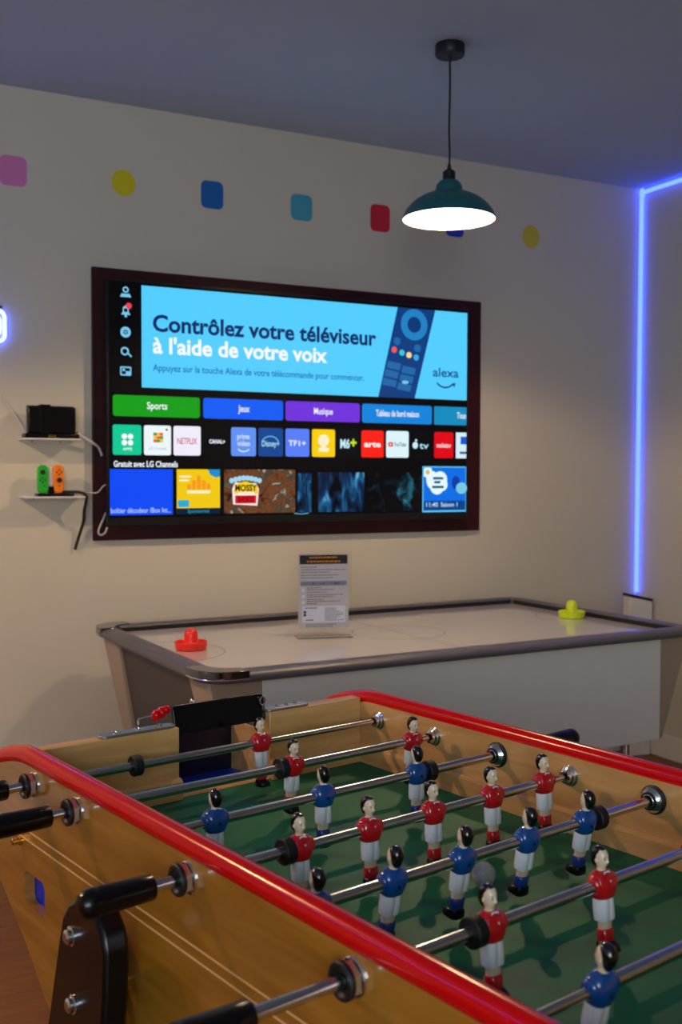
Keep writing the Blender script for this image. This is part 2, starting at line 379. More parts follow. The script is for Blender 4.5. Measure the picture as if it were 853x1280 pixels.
# ------------------------------------------------------------------ players and rods
def sring(cx_, cy_, z, rx, ry, n=16, e=2.4):
    out = []
    for k in range(n):
        a = 2*PI*k/n; c_, s_ = math.cos(a), math.sin(a)
        out.append(Vector((cx_+rx*math.copysign(abs(c_)**(2/e), c_), cy_+ry*math.copysign(abs(s_)**(2/e), s_), z)))
    return out
def player_meshes(shirt, sock):
    """faces -y; rod along x through the chest at the origin"""
    out = {}
    b = MB()   # body: feet, legs, trunk, neck and head in one
    rings = [(-.079, .009, .007, 0), (-.066, .0088, .0065, .0), (-.054, .0092, .0068, 0), (-.046, .0098, .0075, 0), (-.038, .0108, .0085, 0), (-.022, .0115, .0095, 0), (-.006, .012, .0095, 0), (.008, .012, .0085, 0), (.0145, .0075, .0062, 0), (.018, .0054, .0056, -.0005), (.0215, .0050, .0055, -.001), (.0235, .0058, .0068, -.002), (.027, .0070, .0086, -.002), (.032, .0076, .0094, -.0018), (.037, .0076, .0094, -.0016), (.0415, .0066, .0080, -.0012), (.0445, .0040, .0048, -.0006)]
    b.loft([sring(0, y, z, rx, ry, 16, 2.2) for z, rx, ry, y in rings], 'skin')
    b.add([(-.0016, -.0098, .0325), (.0016, -.0098, .0325), (.0022, -.0106, .0278), (-.0022, -.0106, .0278), (0, -.0135, .0284), (0, -.0112, .0335)], [(0, 5, 4, 3), (5, 1, 2, 4), (3, 4, 2)], 'skin')  # nose
    for sx in (-1, 1):
        b.ell((sx*.0033, -.0099, .0325), (.0012, .0011, .0009), 'hair', 8, 6)
        b.ell((sx*.0033, -.0102, .0348), (.0018, .0008, .0004), 'hair', 8, 6)
        b.ell((sx*.0083, -.0005, .0305), (.0012, .0022, .0030), 'skin', 8, 6)
    b.ell((0, -.0108, .0252), (.0022, .0007, .0005), 'shirt_red', 8, 6)
    b.ell((0, -.0092, .0105), (.0017, .0014, .0019), 'hair', 8, 6)
    out['player'] = b
    b = MB()   # hair cap
    rings = [(.0215, .0046, .0030, .0052), (.0255, .0072, .0052, .0052), (.031, .0084, .0070, .0050), (.0360, .0088, .0082, .0042), (.041, .0082, .0092, .0018), (.0445, .0064, .0084, .0004), (.0470, .0030, .0042, .0008)]
    b.loft([sring(0, y, z, rx, ry, 14, 2.1) for z, rx, ry, y in rings], 'hair'); out['hair'] = b
    b = MB()   # shirt, round shoulders around the rod
    rings = [(-.0160, .0122, .0102, 0), (-.0145, .0142, .0122, 0), (-.009, .0168, .0140, 0), (-.002, .0190, .0148, 0), (.005, .0192, .0144, 0), (.0115, .0176, .0122, 0), (.0155, .0136, .0092, 0), (.0178, .0088, .0066, .0005)]
    b.loft([sring(0, y, z, rx, ry, 20, 2.6) for z, rx, ry, y in rings], shirt)
    for sx in (-1, 1): b.ell((sx*.0162, -.0005, .0020), (.0062, .0108, .0115), shirt, 12, 8)
    b.lathe([(.0026, 0), (.0026, .001), (.001, .0012)], 'matt_black', 10, Matrix.Translation((.001, .0142, -.001)) @ Matrix.Rotation(-PI/2, 4, 'X'))
    b.add([(-.0062, -.0093, .0150), (.0062, -.0093, .0150), (0, -.0150, .0046), (-.0045, -.0080, .0172), (.0045, -.0080, .0172)], [(0, 2, 1), (0, 1, 4, 3)], 'shorts')  # collar
    out['shirt'] = b
    b = MB()
    for sx in (-1, 1):
        b.loft([sring(sx*(.0052 if z < -.025 else .0045), 0, z, rx, ry, 14, 2.6) for z, rx, ry in [(-.0425, .0066, .0094), (-.0400, .0072, .0100), (-.031, .0073, .0104), (-.019, .0076, .0104), (-.0130, .0070, .0095)]], 'shorts')
    out['shorts'] = b
    b = MB(); b.loft([sring(0, 0, z, rx, ry, 14, 2.6) for z, rx, ry in [(-.0715, .0094, .0080), (-.064, .0102, .0086), (-.0535, .0108, .0088), (-.0525, .0098, .0074)]], sock); out['socks'] = b
    b = MB(); b.loft([sring(0, y, z, rx, ry, 16, 3.2) for z, rx, ry, y in [(-.0805, .0112, .0120, -.003), (-.0795, .0122, .0135, -.0032), (-.0735, .0122, .0132, -.003), (-.0690, .0112, .0098, -.0008), (-.0670, .0098, .0082, 0)]], 'black'); out['shoes'] = b
    return out
HOLD = {}
def player(color, parent, x, tilt):
    if color not in HOLD:
        d = player_meshes('shirt_red' if color == 'red' else 'shirt_blue', 'shirt_red' if color == 'red' else 'sock_blue')
        p = d['player'].build('player', None, ang=70)
        for k in ('hair', 'shirt', 'shorts', 'socks', 'shoes'): d[k].build(k, p, ang=60)
        HOLD[color] = p
    else:
        src = HOLD[color]; p = src.copy(); COL.objects.link(p)
        for ch in list(src.children):
            c2 = ch.copy(); COL.objects.link(c2); c2.parent = p
    p.parent = parent; p.location = (x, 0, 0)
    p.rotation_euler = (math.radians(tilt), 0, 0 if color == 'red' else PI)
    return p

def handle(parent, x, sgn):
    b = MB(); mx = RX(x, 0, 0, sgn)
    b.lathe([(.006, 0), (.0145, .0), (.0158, .002), (.0162, .02), (.0170, .055), (.0175, .068), (.0172, .071), (.0172, .073), (.0176, .075), (.0176, .081), (.0165, .088), (.0125, .0935), (.006, .0955)], 'black', 28, mx)
    o = b.build('handle', parent); o['label'] = 'glossy black round-ended handle'

def rod(k, color, us, bumps, tilt, label, out_left, hx):
    r = thing('foosball_rod', label, 'foosball rod', TAB+Matrix.Rotation(TH, 3, 'Z') @ L(-.35, k*SP, RZ), TH, 'steel rods across the foosball table')
    loc = lambda u: u+.35
    b = MB()
    if out_left:    # handle on the left, thin inner rod on the right
        b.tube([(loc(hx)-.002, 0, 0), (loc(us[-1])+.012, 0, 0)], .0075, 'steel', 16)
        b.tube([(loc(us[-1])+.012, 0, 0), (loc(.030), 0, 0)], .0055, 'steel', 14)
    else:
        b.tube([(loc(us[0])-.010, 0, 0), (loc(hx)+.002, 0, 0)], .0075, 'steel', 16)
        b.tube([(loc(-.7075), 0, 0), (loc(us[0])-.010, 0, 0)], .0055, 'steel', 14)
    b.build('rod_tube', r)
    for u in us: player(color, r, loc(u), tilt)
    for u in bumps:
        b = MB(); b.lathe([(.0075, -.008), (.0165, -.008), (.0178, -.0065), (.0178, .0065), (.0165, .008), (.0075, .008)], 'rubber', 24, RX(loc(u), 0, 0, 1), cap=False)
        b.build('bumper', r)
    handle(r, loc(hx), -1 if out_left else 1)
    return r
rod(0, 'red', [-.287], [-.544], -4, 'steel rod with a single red player in front of the goal', True, -.772)
rod(1, 'red', [-.331, -.055], [-.354], 5, 'steel rod carrying two red players, second from the goal', True, -.769)
rod(2, 'blue', [-.587, -.390, -.193], [-.165], 0, 'steel rod carrying three blue players with its black handle beyond the far rail', False, .122)
rod(3, 'red', [-.555, -.433, -.310, -.184, -.063], [-.577], -4, 'steel rod carrying five red players across the middle', True, -.777)
rod(4, 'blue', [-.653, -.533, -.412, -.287, -.163], [-.135], -9, 'steel rod carrying five blue players beside the grey ball', False, .122)
rod(5, 'red', [-.531, -.334, -.137], [-.556], -6, 'steel rod carrying three red players, nearest red rod to the camera', True, -.851)
rod(6, 'blue', [-.547, -.160], [], -11, 'steel rod carrying blue players at the bottom right corner', False, .14)
# ball
p = TAB+Matrix.Rotation(TH, 3, 'Z') @ L(-.284, .576, .7175)
b = MB(); b.ell((0, 0, 0), (.0175, .0175, .0175), 'cork', 28, 18); o = b.build('foosball_ball', None, ang=80); o.location = p
tag(o, 'speckled grey ball on the green field behind blue players', 'ball')

# ------------------------------------------------------------------ air hockey table
HT = math.radians(2.0); HX, HY = 1.86, 1.05
hk = thing('air_hockey_table', 'white air hockey table with grey rails along the back wall', 'air hockey table', (.945, 2.595, 0), HT)
def ring_at(d, r=.09, n=8):
    rr = max(r-d, .012); return rrect(d, d, HX-d, HY-d, rr, n)
def sweep(b, prof, m):
    rings = [[Vector((x, y, z)) for x, y in ring_at(d)] for d, z in prof]
    b.loft(rings, m, cap=False)
b = MB(); sweep(b, [(.068, .738), (.010, .738), (.002, .742), (0, .748), (.003, .757), (.012, .764), (.03, .7675), (.058, .7675), (.066, .765), (.069, .761)], 'grey_rail')
sweep(b, [(.069, .761), (.071, .757), (.071, .738), (.068, .738)], 'black_lip'); b.build('rail', hk, ang=50)
b = MB(); b.box((.055, .055, .715), (HX-.055, HY-.055, .745), 'air_top')
zf = .7453
b.box((HX/2-.003, .075, zf-.0002), (HX/2+.003, HY-.075, zf), 'line_grey')
def arc(cx_, cy_, r, a0, a1, n=28):
    vs = []; fs = []
    for k in range(n+1):
        a = math.radians(a0+(a1-a0)*k/n)
        for q in (r-.003, r+.003): vs.append((cx_+q*math.cos(a), cy_+q*math.sin(a), zf))
    for k in range(n): fs.append((2*k, 2*k+1, 2*k+3, 2*k+2))
    b.add(vs, fs, 'line_grey')
arc(HX/2, HY/2, .16, 0, 360, 48); arc(.075, HY/2, .19, -90, 90); arc(HX-.075, HY/2, .19, 90, 270)
b.build('play_surface', hk)
for (x, y, sx, sy_) in ((0, 0, 1, 1), (0, HY, 1, -1)):
    b = MB()
    o2 = [(.012, .085), (.022, .050), (.042, .025), (.075, .010), (.155, .010), (.155, .060), (.10, .064), (.074, .078), (.066, .10), (.060, .155), (.012, .155)] if False else [(-.002, .13), (-.002, .085), (.008, .048), (.028, .020), (.06, .002), (.09, -.002), (.130, -.002), (.127, .05), (.105, .058), (.085, .066), (.062, .088), (.055, .115), (.05, .13)]
    b.prism(o2, lambda p_, t: Vector((x+sx*p_[0], y+sy_*p_[1], t)), .750, .7715, 'dark_chrome')
    b.prism([(p_[0]-.001, p_[1]-.001) for p_ in o2], lambda p_, t: Vector((x+sx*p_[0], y+sy_*p_[1], t)), .746, .751, 'chrome')
    o = b.build('corner_cap', hk, bevel=.003); o['label'] = 'glossy black corner cap with chrome edge'
ZB = .385
b = MB(); b.box((.19, .048, ZB), (1.69, .066, .738), 'cab_white'); b.build('side_panel', hk, bevel=.002)
b = MB(); b.box((.19, HY-.066, ZB), (1.69, HY-.048, .738), 'cab_white'); b.build('side_panel', hk, bevel=.002)
def post(sx, x, sy_, y):
    P = lambda a, c_, z: Vector((x+sx*a, y+sy_*c_, z))
    b = MB()
    e = .105 if sx > 0 else .155
    top = [(.03, .050), (.192, .050), (.192, .20), (.03, .20)]; bot = [(e, .050), (.192, .050), (.192, .16), (e, .16)]
    b.loft([[P(a, c_, ZB) for a, c_ in bot], [P(a, c_, .738) for a, c_ in top]], 'cab_taupe')
    b.build('corner_post', hk, bevel=.006)
    l = MB(); l.lathe([(.030, .0), (.034, .004), (.034, .012), (.019, .02), (.019, ZB), (.0, ZB)], 'chrome', 18, Matrix.Translation((x+sx*.235, y+sy_*.14, 0)))
    o = l.build('leg', hk); o['label'] = 'round silver leg'
for a in ((1, 0, 1, 0), (-1, HX, 1, 0), (-1, HX, -1, HY), (1, 0, -1, HY)): post(a[0], a[1], a[2], a[3])
for sx, x in ((1, 0), (-1, HX)):
    b = MB(); b.loft([[Vector((x+sx*q, y_, z)) for q, y_ in ((lo, yi), (lo+.016, yi), (lo+.016, HY-yi), (lo, HY-yi))] for lo, yi, z in ((.120 if sx > 0 else .17, .155, ZB), (.045, .195, .738))], 'cab_grey')
    ep = b.build('end_panel', hk)
    if sx == 1:
        n = MB(); n.ell((.055, .215, .655), (.012, .012, .012), 'chrome', 14, 10); n.tube([(.055, .215, .655), (.085, .215, .655)], .005, 'chrome', 8); n.build('knob', ep)
b = MB(); b.box((.19, .10, ZB), (1.67, HY-.10, ZB+.012), 'cab_grey'); b.build('base_panel', hk)

# mallets
def mallet(name, x, y, m, label):
    b = MB(); b.lathe([(.044, 0), (.0475, .002), (.049, .008), (.051, .022), (.052, .024), (.049, .0255), (.046, .022), (.044, .012), (.026, .011), (.0225, .018), (.0215, .034), (.0215, .046), (.019, .056), (.013, .063), (.005, .066)], m, 36)
    o = b.build(name, None, ang=40); o.location = (x, y, .7455); return tag(o, label, 'air hockey mallet', 'air hockey mallets')
mallet('air_hockey_mallet', 1.098, 3.135, 'plastic_red', 'orange red air hockey mallet at the left end of the table')
mallet('air_hockey_mallet', 2.640, 3.180, 'plastic_yellow', 'neon yellow air hockey mallet at the right end of the table')

# rules sign in a clear stand
sg = thing('sign_holder', 'clear upright sign holder with printed rules on the air hockey table', 'sign', (1.580, 3.178, .7456), math.radians(-15))
b = MB(); SW, SH = .170, .262
sg.scale = (1.10, 1.10, 1.10)
b.box((-SW/2, -.0022, .004), (SW/2, -.0012, SH), 'acrylic'); b.box((-SW/2, .0012, .004), (SW/2, .0022, SH), 'acrylic')
b.build('holder', sg)
b = MB(); b.box((-SW/2, -.035, 0), (SW/2, .035, .0025), 'acrylic'); b.build('holder_base', sg)
b = MB(); b.box((-.078, -.0008, .026), (.078, .0008, SH-.008), 'paper')
yy = -.0010
def bar(x0, z0, x1, z1, m, d=0): b.add([(x0, yy-d, z0), (x1, yy-d, z0), (x1, yy-d, z1), (x0, yy-d, z1)], [(0, 1, 2, 3)], m)
bar(-.074, .222, .074, .250, 'ink_dark')
for z, x0, x1 in ((.240, -.044, .042), (.228, -.052, .052)):
    x = x0
    while x < x1:
        w = random.uniform(.005, .013); bar(x, z, min(x+w, x1), z+.0042, 'ink_orange', .0001); x += w+.0022
def textline(z, x0, x1, m='ink', h=.0026):
    x = x0
    while x < x1:
        w = random.uniform(.004, .012); bar(x, z, min(x+w, x1), z+h, m); x += w+.0016
for z, x0, x1 in ((.212, -.070, -.02), (.204, -.070, .068), (.196, -.070, .02), (.187, -.070, .05), (.179, -.070, .03)): textline(z, x0, x1)
bar(-.072, .156, .072, .170, 'ink_blue'); textline(.161, -.066, .05, 'ink_dark', .003)
for z, x1 in ((.149, -.005), (.143, .03), (.135, .01), (.127, .06), (.121, .03), (.113, .0), (.107, .05), (.100, -.02)): textline(z, -.052, x1)
for z in (.143, .124, .106): bar(-.068, z-.005, -.058, z+.005, 'paper_white')
bar(-.066, .044, .068, .094, 'paper_white', .0001)
yy = -.00115
for k in range(8): textline(.086-k*.0052, .004, random.choice((.062, .05, .064, .04)), 'ink', .002)
textline(.087, -.058, -.02, 'ink_dark', .0024)
for z in (.076, .067):
    b.add([(-.058+.0045*math.cos(a), yy-.0001, z+.0042*math.sin(a)) for a in [2*PI*k/12 for k in range(12)]], [tuple(range(12))], 'ink_dark')
textline(.050, -.055, -.032, 'ink_dark', .003)
yy = -.0010; textline(.036, -.055, .04); textline(.030, -.055, .03)
b.build('printed_sheet', sg)

# ------------------------------------------------------------------ pendant lamps
def pendant(x, y, label, watts, tint):
    t = thing('pendant_lamp', label, 'pendant lamp', (x, y, ZC), 0, 'teal pendant lamps')
    b = MB(); b.lathe([(.0, 0), (.0445, 0), (.0455, -.003), (.0455, -.030), (.043, -.034), (.006, -.036), (.005, -.044), (0, -.044)], 'matt_black', 36); b.build('canopy', t)
    b = MB(); b.tube(spline([(0, 0, -.04), (.001, 0, -.14), (-.001, 0, -.25), (.0015, 0, -.33), (0, 0, -.372)], 6), .0032, 'matt_black', 10); b.build('cord', t)
    b = MB(); b.lathe([(0, -.362), (.005, -.362), (.007, -.376), (.0165, -.382), (.0195, -.386), (.0195, -.408), (.021, -.412), (0, -.412)], 'matt_black', 28); b.build('socket', t)
    prof = [(.018, -.408), (.030, -.414), (.0385, -.424), (.0415, -.436), (.0425, -.446), (.050, -.4485), (.062, -.452), (.084, -.461), (.104, -.473), (.120, -.487), (.133, -.503), (.1415, -.520), (.1435, -.528)]
    b = MB(); b.lathe(prof, 'teal', 56, cap=False)
    b.lathe([(.1435, -.528), (.1440, -.529), (.1425, -.5295)], 'teal', 56, cap=False)
    b.lathe([(r-.0022 if r > .03 else r, z-.002) for r, z in reversed(prof)], 'shade_in', 56, cap=False)
    b.lathe([(.1425, -.5295), (.1413, -.530)], 'shade_in', 56, cap=False)
    b.build('lamp_shade', t, ang=50)
    b = MB(); b.lathe([(0, -.412), (.012, -.414), (.013, -.420), (.018, -.430), (.022, -.441), (.021, -.452), (.014, -.460), (0, -.464)], 'bulb', 24); b.build('bulb', t)
    ld = bpy.data.lights.new('bulb_light', 'POINT'); ld.energy = watts; ld.color = tint; ld.shadow_soft_size = .015
    lo = bpy.data.objects.new('bulb_light', ld); COL.objects.link(lo); lo.parent = t; lo.location = (0, 0, -.480)
    return t
pendant(1.813, 2.785, 'teal pendant lamp hanging on a black cord above the air hockey table', 28, (1.0, .72, .42))
pendant(-.62, 2.785, 'teal pendant lamp left of the wall shelves, outside the picture', 56, (1.0, .62, .26))

# ------------------------------------------------------------------ television on its black panel
TVY = 3.700
tv = thing('television', 'large flat television showing a blue home screen banner', 'television', (1.751, D-.02, 1.55))
X = lambda x: x-1.751
Zz = lambda z: z-1.55
pn = MB(); pn.box((X(.952), 0, Zz(1.050)), (X(2.612), .0185, Zz(2.020)), 'panel'); o = pn.build('backing_panel', tv, bevel=.003); o['label'] = 'black panel behind the television, tinted maroon for a red glow'
b = MB(); b.box((X(.990), TVY+.0015-(D-.02), Zz(1.105)), (X(2.512), TVY+.030-(D-.02), Zz(1.975)), 'tv_body')
b.box((X(1.25), TVY+.03-(D-.02), Zz(1.2)), (X(2.25), 0, Zz(1.75)), 'tv_body'); b.build('housing', tv, bevel=.002)
UI = {}
def C(*c):
    if c not in UI: UI[c] = glow('screen_colour', srgb(*c), 1.0)
    return UI[c]
scr = MB(); YO = TVY-(D-.02)
LAY = [0]
def sp_(pts, m, lift):
    scr.add([(X(x), YO-lift*.0002, Zz(z)) for x, z in pts], [tuple(range(len(pts)))], m)
def srect(x0, z0, x1, z1, m, lift=1, r=0):
    sp_(rrect(x0, z0, x1, z1, r, 4)[::-1] if r else [(x0, z0), (x1, z0), (x1, z1), (x0, z1)], m, lift)
def disc(x, z, r, m, lift=2, rz=None, n=24): sp_([(x+r*math.cos(2*PI*k/n), z+(rz or r)*math.sin(2*PI*k/n)) for k in range(n)], m, lift)
def annulus(x, z, r0, r1, m, lift=2, n=24, a0=0, a1=360):
    for k in range(n):
        p, q = math.radians(a0+(a1-a0)*k/n), math.radians(a0+(a1-a0)*(k+1)/n)
        sp_([(x+r0*math.cos(p), z+r0*math.sin(p)), (x+r1*math.cos(p), z+r1*math.sin(p)), (x+r1*math.cos(q), z+r1*math.sin(q)), (x+r0*math.cos(q), z+r0*math.sin(q))], m, lift)
def stext(s, x0, z, x1, cap, m, lift=3, bold=.0):
    """text from x0 to x1 with baseline z and capital height cap"""
    cu = bpy.data.curves.new('t', 'FONT'); cu.body = s; cu.size = cap/.70; cu.offset = bold*cap; cu.resolution_u = 3
    o = bpy.data.objects.new('t', cu); COL.objects.link(o); bpy.context.view_layer.update()
    me = bpy.data.meshes.new_from_object(o.evaluated_get(bpy.context.evaluated_depsgraph_get()))
    xs = [v.co.x for v in me.vertices]; a, c_ = min(xs), max(xs); k = (x1-x0)/(c_-a)
    scr.add([(X(x0+(v.co.x-a)*k), YO-lift*.0002, Zz(z+v.co.y)) for v in me.vertices], [tuple(p.vertices) for p in me.polygons], m)
    bpy.data.objects.remove(o); bpy.data.curves.remove(cu); bpy.data.meshes.remove(me)
BLK = C(3, 3, 5); SKY = C(84, 206, 255); NAVY = C(16, 44, 104); WHT = C(245, 250, 255)
srect(.997, 1.134, 2.505, 1.967, BLK, 0)
srect(1.114, 1.597, 2.503, 1.958, SKY, 1)
stext('Contrôlez votre téléviseur', 1.155, 1.800, 2.070, .058, NAVY, 3, .04)
stext("à l'aide de votre voix", 1.155, 1.722, 1.853, .056, WHT, 3, .04)
stext('Appuyez sur la touche Alexa de votre télécommande pour commencer.', 1.155, 1.658, 2.016, .024, C(20, 110, 186), 3, .02)
sp_([(2.081, 1.597), (2.250, 1.597), (2.346, 1.958), (2.168, 1.958)], C(16, 62, 128), 2)
disc(2.246, 1.893, .063, C(36, 130, 196), 3); disc(2.246, 1.893, .032, C(14, 56, 120), 4)
disc(2.166, 1.822, .016, C(30, 104, 170), 3); disc(2.262, 1.800, .016, C(30, 104, 170), 3)
for x, z, c_ in ((2.153, 1.788, (250, 88, 88)), (2.189, 1.778, (60, 200, 210)), (2.222, 1.770, (250, 216, 140)), (2.256, 1.762, (60, 170, 240))): disc(x, z, .0125, C(*c_), 4)
for k in range(3):
    for j in range(2):
        x0 = 2.124+j*.069-k*.010; z0 = 1.743-k*.034-j*.016
        sp_([(x0, z0), (x0+.062, z0-.010), (x0+.055, z0-.037), (x0-.006, z0-.028)], C(36, 104, 168), 3)
disc(2.205, 1.660, .016, C(120, 200, 235), 5, .007)
stext('alexa', 2.336, 1.690, 2.462, .036, C(14, 70, 140), 3, .02)
annulus(2.396, 1.700, .050, .057, C(14, 70, 140), 3, 14, 222, 312)
sp_([(2.428, 1.664), (2.448, 1.668), (2.441, 1.648)], C(14, 70, 140), 3)
# side icons
IC = C(120, 200, 232)
disc(1.057, 1.938, .011, IC, 2); disc(1.057, 1.938, .006, BLK, 3); sp_([(1.037, 1.912), (1.077, 1.912), (1.072, 1.924), (1.042, 1.924)], IC, 2)
sp_([(1.040, 1.850), (1.074, 1.850), (1.068, 1.860), (1.067, 1.876), (1.057, 1.884), (1.047, 1.876), (1.046, 1.860)], IC, 2); disc(1.057, 1.866, .007, BLK, 3); disc(1.057, 1.846, .005, IC, 2); disc(1.068, 1.882, .011, C(240, 60, 80), 4)
annulus(1.056, 1.789, .008, .019, IC, 2); disc(1.056, 1.789, .004, IC, 3)
annulus(1.053, 1.722, .009, .015, IC, 2); sp_([(1.062, 1.714), (1.066, 1.718), (1.079, 1.705), (1.075, 1.701)], IC, 2)
srect(1.036, 1.636, 1.076, 1.668, IC, 2, .004); srect(1.041, 1.641, 1.071, 1.663, BLK, 3); srect(1.056, 1.641, 1.071, 1.652, IC, 4); disc(1.049, 1.656, .005, IC, 4)
# category buttons
for x0, x1, c_, s_, w in ((1.009, 1.332, (20, 158, 24), 'Sports', .075), (1.345, 1.666, (14, 92, 245), 'Jeux', .046), (1.676, 1.998, (112, 52, 220), 'Musique', .082), (2.008, 2.333, (18, 132, 220), 'Tableau de bord maison', .20)):
    srect(x0, 1.493, x1, 1.568, C(*c_), 1, .010); xm = (x0+x1)/2; stext(s_, xm-w/2, 1.521, xm+w/2, .025, WHT, 3, .02)
srect(2.344, 1.493, 2.503, 1.568, C(20, 140, 190), 1, .004); stext('Tous', 2.455, 1.521, 2.500, .025, WHT, 3, .02)
# application tiles
tiles = [(1.008, 1.112, (14, 200, 150)), (1.121, 1.222, (236, 246, 250)), (1.231, 1.335, (240, 236, 250)), (1.348, 1.448, (4, 4, 8)), (1.454, 1.554, (96, 146, 242)), (1.564, 1.666, (20, 70, 148)), (1.676, 1.777, (88, 126, 246)), (1.788, 1.888, (250, 206, 10)), (1.899, 1.995, (5, 10, 16)), (2.005, 2.107, (250, 34, 22)), (2.118, 2.223, (220, 244, 250)), (2.234, 2.333, (4, 5, 8)), (2.345, 2.439, (222, 8, 24)), (2.451, 2.503, (216, 240, 250))]
A0, A1 = 1.356, 1.463; AM = (A0+A1)/2
for x0, x1, c_ in tiles: srect(x0, A0, x1, A1, C(*c_), 1, .008 if x1 < 2.5 else 0)
def tt(s_, i, dx0, dx1, z, cap, c_, bold=.02): stext(s_, tiles[i][0]+dx0, z, tiles[i][0]+dx1, cap, C(*c_), 3, bold)
for dx in (.042, .064):
    for dz in (.012, -.010): disc(tiles[0][0]+dx, AM+dz, .010, WHT, 3)
tt('APPS', 0, .036, .070, 1.372, .010, (230, 255, 250))
for q in range(9):
    srect(1.156+(q % 3)*.012, 1.402+(q//3)*.012, 1.168+(q % 3)*.012, 1.413+(q//3)*.012, C(*[(236, 96, 40), (250, 190, 30), (70, 150, 60)][(q*2+q//3) % 3]), 3)
tt('LG Channels', 1, .018, .084, 1.376, .009, (140, 160, 200), 0); disc(1.206, 1.448, .004, C(20, 20, 24), 3)
tt('NETFLIX', 2, .014, .090, 1.398, .022, (200, 60, 100))
tt('CANAL+', 3, .020, .082, 1.402, .014, (235, 245, 255), .05)
tt('prime', 4, .024, .074, 1.420, .020, (222, 236, 255)); tt('video', 4, .024, .076, 1.394, .020, (222, 236, 255)); annulus(1.504, 1.405, .030, .034, C(222, 236, 255), 3, 10, 225, 315)
tt('Disney+', 5, .014, .086, 1.394, .022, (170, 226, 245)); annulus(1.613, 1.392, .038, .042, C(100, 190, 225), 3, 12, 30, 150)
tt('TF1+', 6, .012, .086, 1.398, .020, (230, 236, 255), .04)
disc(1.838, 1.420, .024, C(250, 240, 200), 3); srect(1.816, 1.376, 1.862, 1.392, C(250, 240, 200), 3, .004); srect(1.828, 1.388, 1.848, 1.404, C(250, 240, 200), 3)
tt('M6', 8, .012, .054, 1.392, .034, (200, 235, 250), .05); tt('+', 8, .056, .084, 1.394, .038, (200, 230, 40), .05)
tt('arte', 9, .012, .088, 1.398, .022, (255, 240, 236), .05)
srect(2.128, 1.400, 2.150, 1.418, C(226, 20, 50), 3, .004); sp_([(2.136, 1.404), (2.144, 1.409), (2.136, 1.414)], WHT, 4); tt('YouTube', 10, .036, .092, 1.402, .016, (30, 90, 110))
disc(2.254, 1.407, .013, C(200, 236, 246), 3, .014); disc(2.258, 1.427, .005, C(200, 236, 246), 3); tt('tv', 11, .040, .084, 1.394, .026, (170, 226, 245))
tt('molotov', 12, .012, .082, 1.400, .018, (255, 220, 225), .04)
srect(2.474, 1.414, 2.503, 1.446, C(20, 90, 210), 3); srect(2.470, 1.374, 2.503, 1.384, C(40, 90, 160), 3)
stext('Gratuit avec LG Channels', 1.011, 1.314, 1.247, .021, WHT, 3, .03)
# programme tiles
T0, T1 = 1.142, 1.306
srect(.997, T0, 1.228, T1, C(10, 74, 245), 1); stext('boîtier décodeur /Box Int...', 1.000, 1.150, 1.220, .018, C(170, 200, 250), 3, .02)
srect(1.243, T0, 1.410, T1, C(240, 200, 16), 1)
srect(1.243, T0, 1.410, 1.164, C(6, 30, 50), 2); stext('Sponsorisé', 1.284, 1.147, 1.368, .013, C(40, 140, 180), 3, .02)
for k in range(5):
    h = (.020, .034, .052, .034, .022)[k]; x = 1.282+k*.019; srect(x, 1.232, x+.015, 1.232+h, C(250, 150, 30), 3, .004)
srect(1.282, 1.218, 1.372, 1.229, C(255, 240, 190), 3, .003); srect(1.252, 1.276, 1.298, 1.283, C(255, 240, 190), 3, .003); srect(1.252, 1.262, 1.290, 1.269, C(255, 240, 190), 3, .003)
sp_([(1.362, 1.306), (1.372, 1.286), (1.394, 1.276), (1.410, 1.280), (1.410, 1.306)], C(30, 140, 200), 3); srect(1.247, 1.168, 1.290, 1.194, C(40, 170, 210), 3, .005)
pic = glow_picture('screen_picture_warm', [(.30, srgb(30, 16, 10)), (.45, srgb(120, 66, 34)), (.58, srgb(60, 60, 48)), (.72, srgb(210, 190, 160))], (22, 22, 22), 4, 1.2)
srect(1.426, T0, 1.717, T1, pic, 1)
sp_([(1.462, 1.176), (1.560, 1.170), (1.566, 1.232), (1.556, 1.254), (1.470, 1.258), (1.458, 1.234)], C(245, 235, 235), 2)
sp_([(1.466, 1.216), (1.562, 1.214), (1.560, 1.246), (1.512, 1.262), (1.468, 1.250)], C(250, 206, 30), 3)
stext('MOSSY', 1.470, 1.226, 1.558, .023, C(30, 20, 14), 5, .05); stext('BOTTOM', 1.484, 1.211, 1.546, .011, WHT, 6, .05)
srect(1.470, 1.179, 1.555, 1.209, C(214, 16, 28), 4); stext('SHORTS', 1.480, 1.184, 1.545, .019, C(120, 0, 12), 5, .05)
for k in range(8): disc(1.456+k*.016, 1.262+.012*math.sin(PI*(k+.5)/8), .010, C(160, 214, 236), 3)
pic2 = glow_picture('screen_picture_blue', [(.36, srgb(2, 4, 10)), (.50, srgb(10, 44, 84)), (.62, srgb(30, 104, 150)), (.76, srgb(120, 190, 220))], (26, 20, 9), 3, .8)
srect(1.727, T0, 1.786, 1.292, pic2, 1); srect(1.815, T0, 2.018, 1.296, pic2, 1)
pic3 = glow_picture('screen_picture_dark', [(.50, srgb(2, 3, 5)), (.60, srgb(6, 30, 42)), (.70, srgb(40, 110, 130)), (.82, srgb(120, 180, 190))], (16, 12, 14), 3, .8)
srect(2.035, T0, 2.289, 1.298, pic3, 1)
srect(2.290, 1.134, 2.503, 1.322, C(90, 196, 240), 1); srect(2.295, 1.141, 2.500, 1.317, C(12, 110, 230), 2); srect(2.295, 1.141, 2.500, 1.180, C(8, 66, 140), 3)
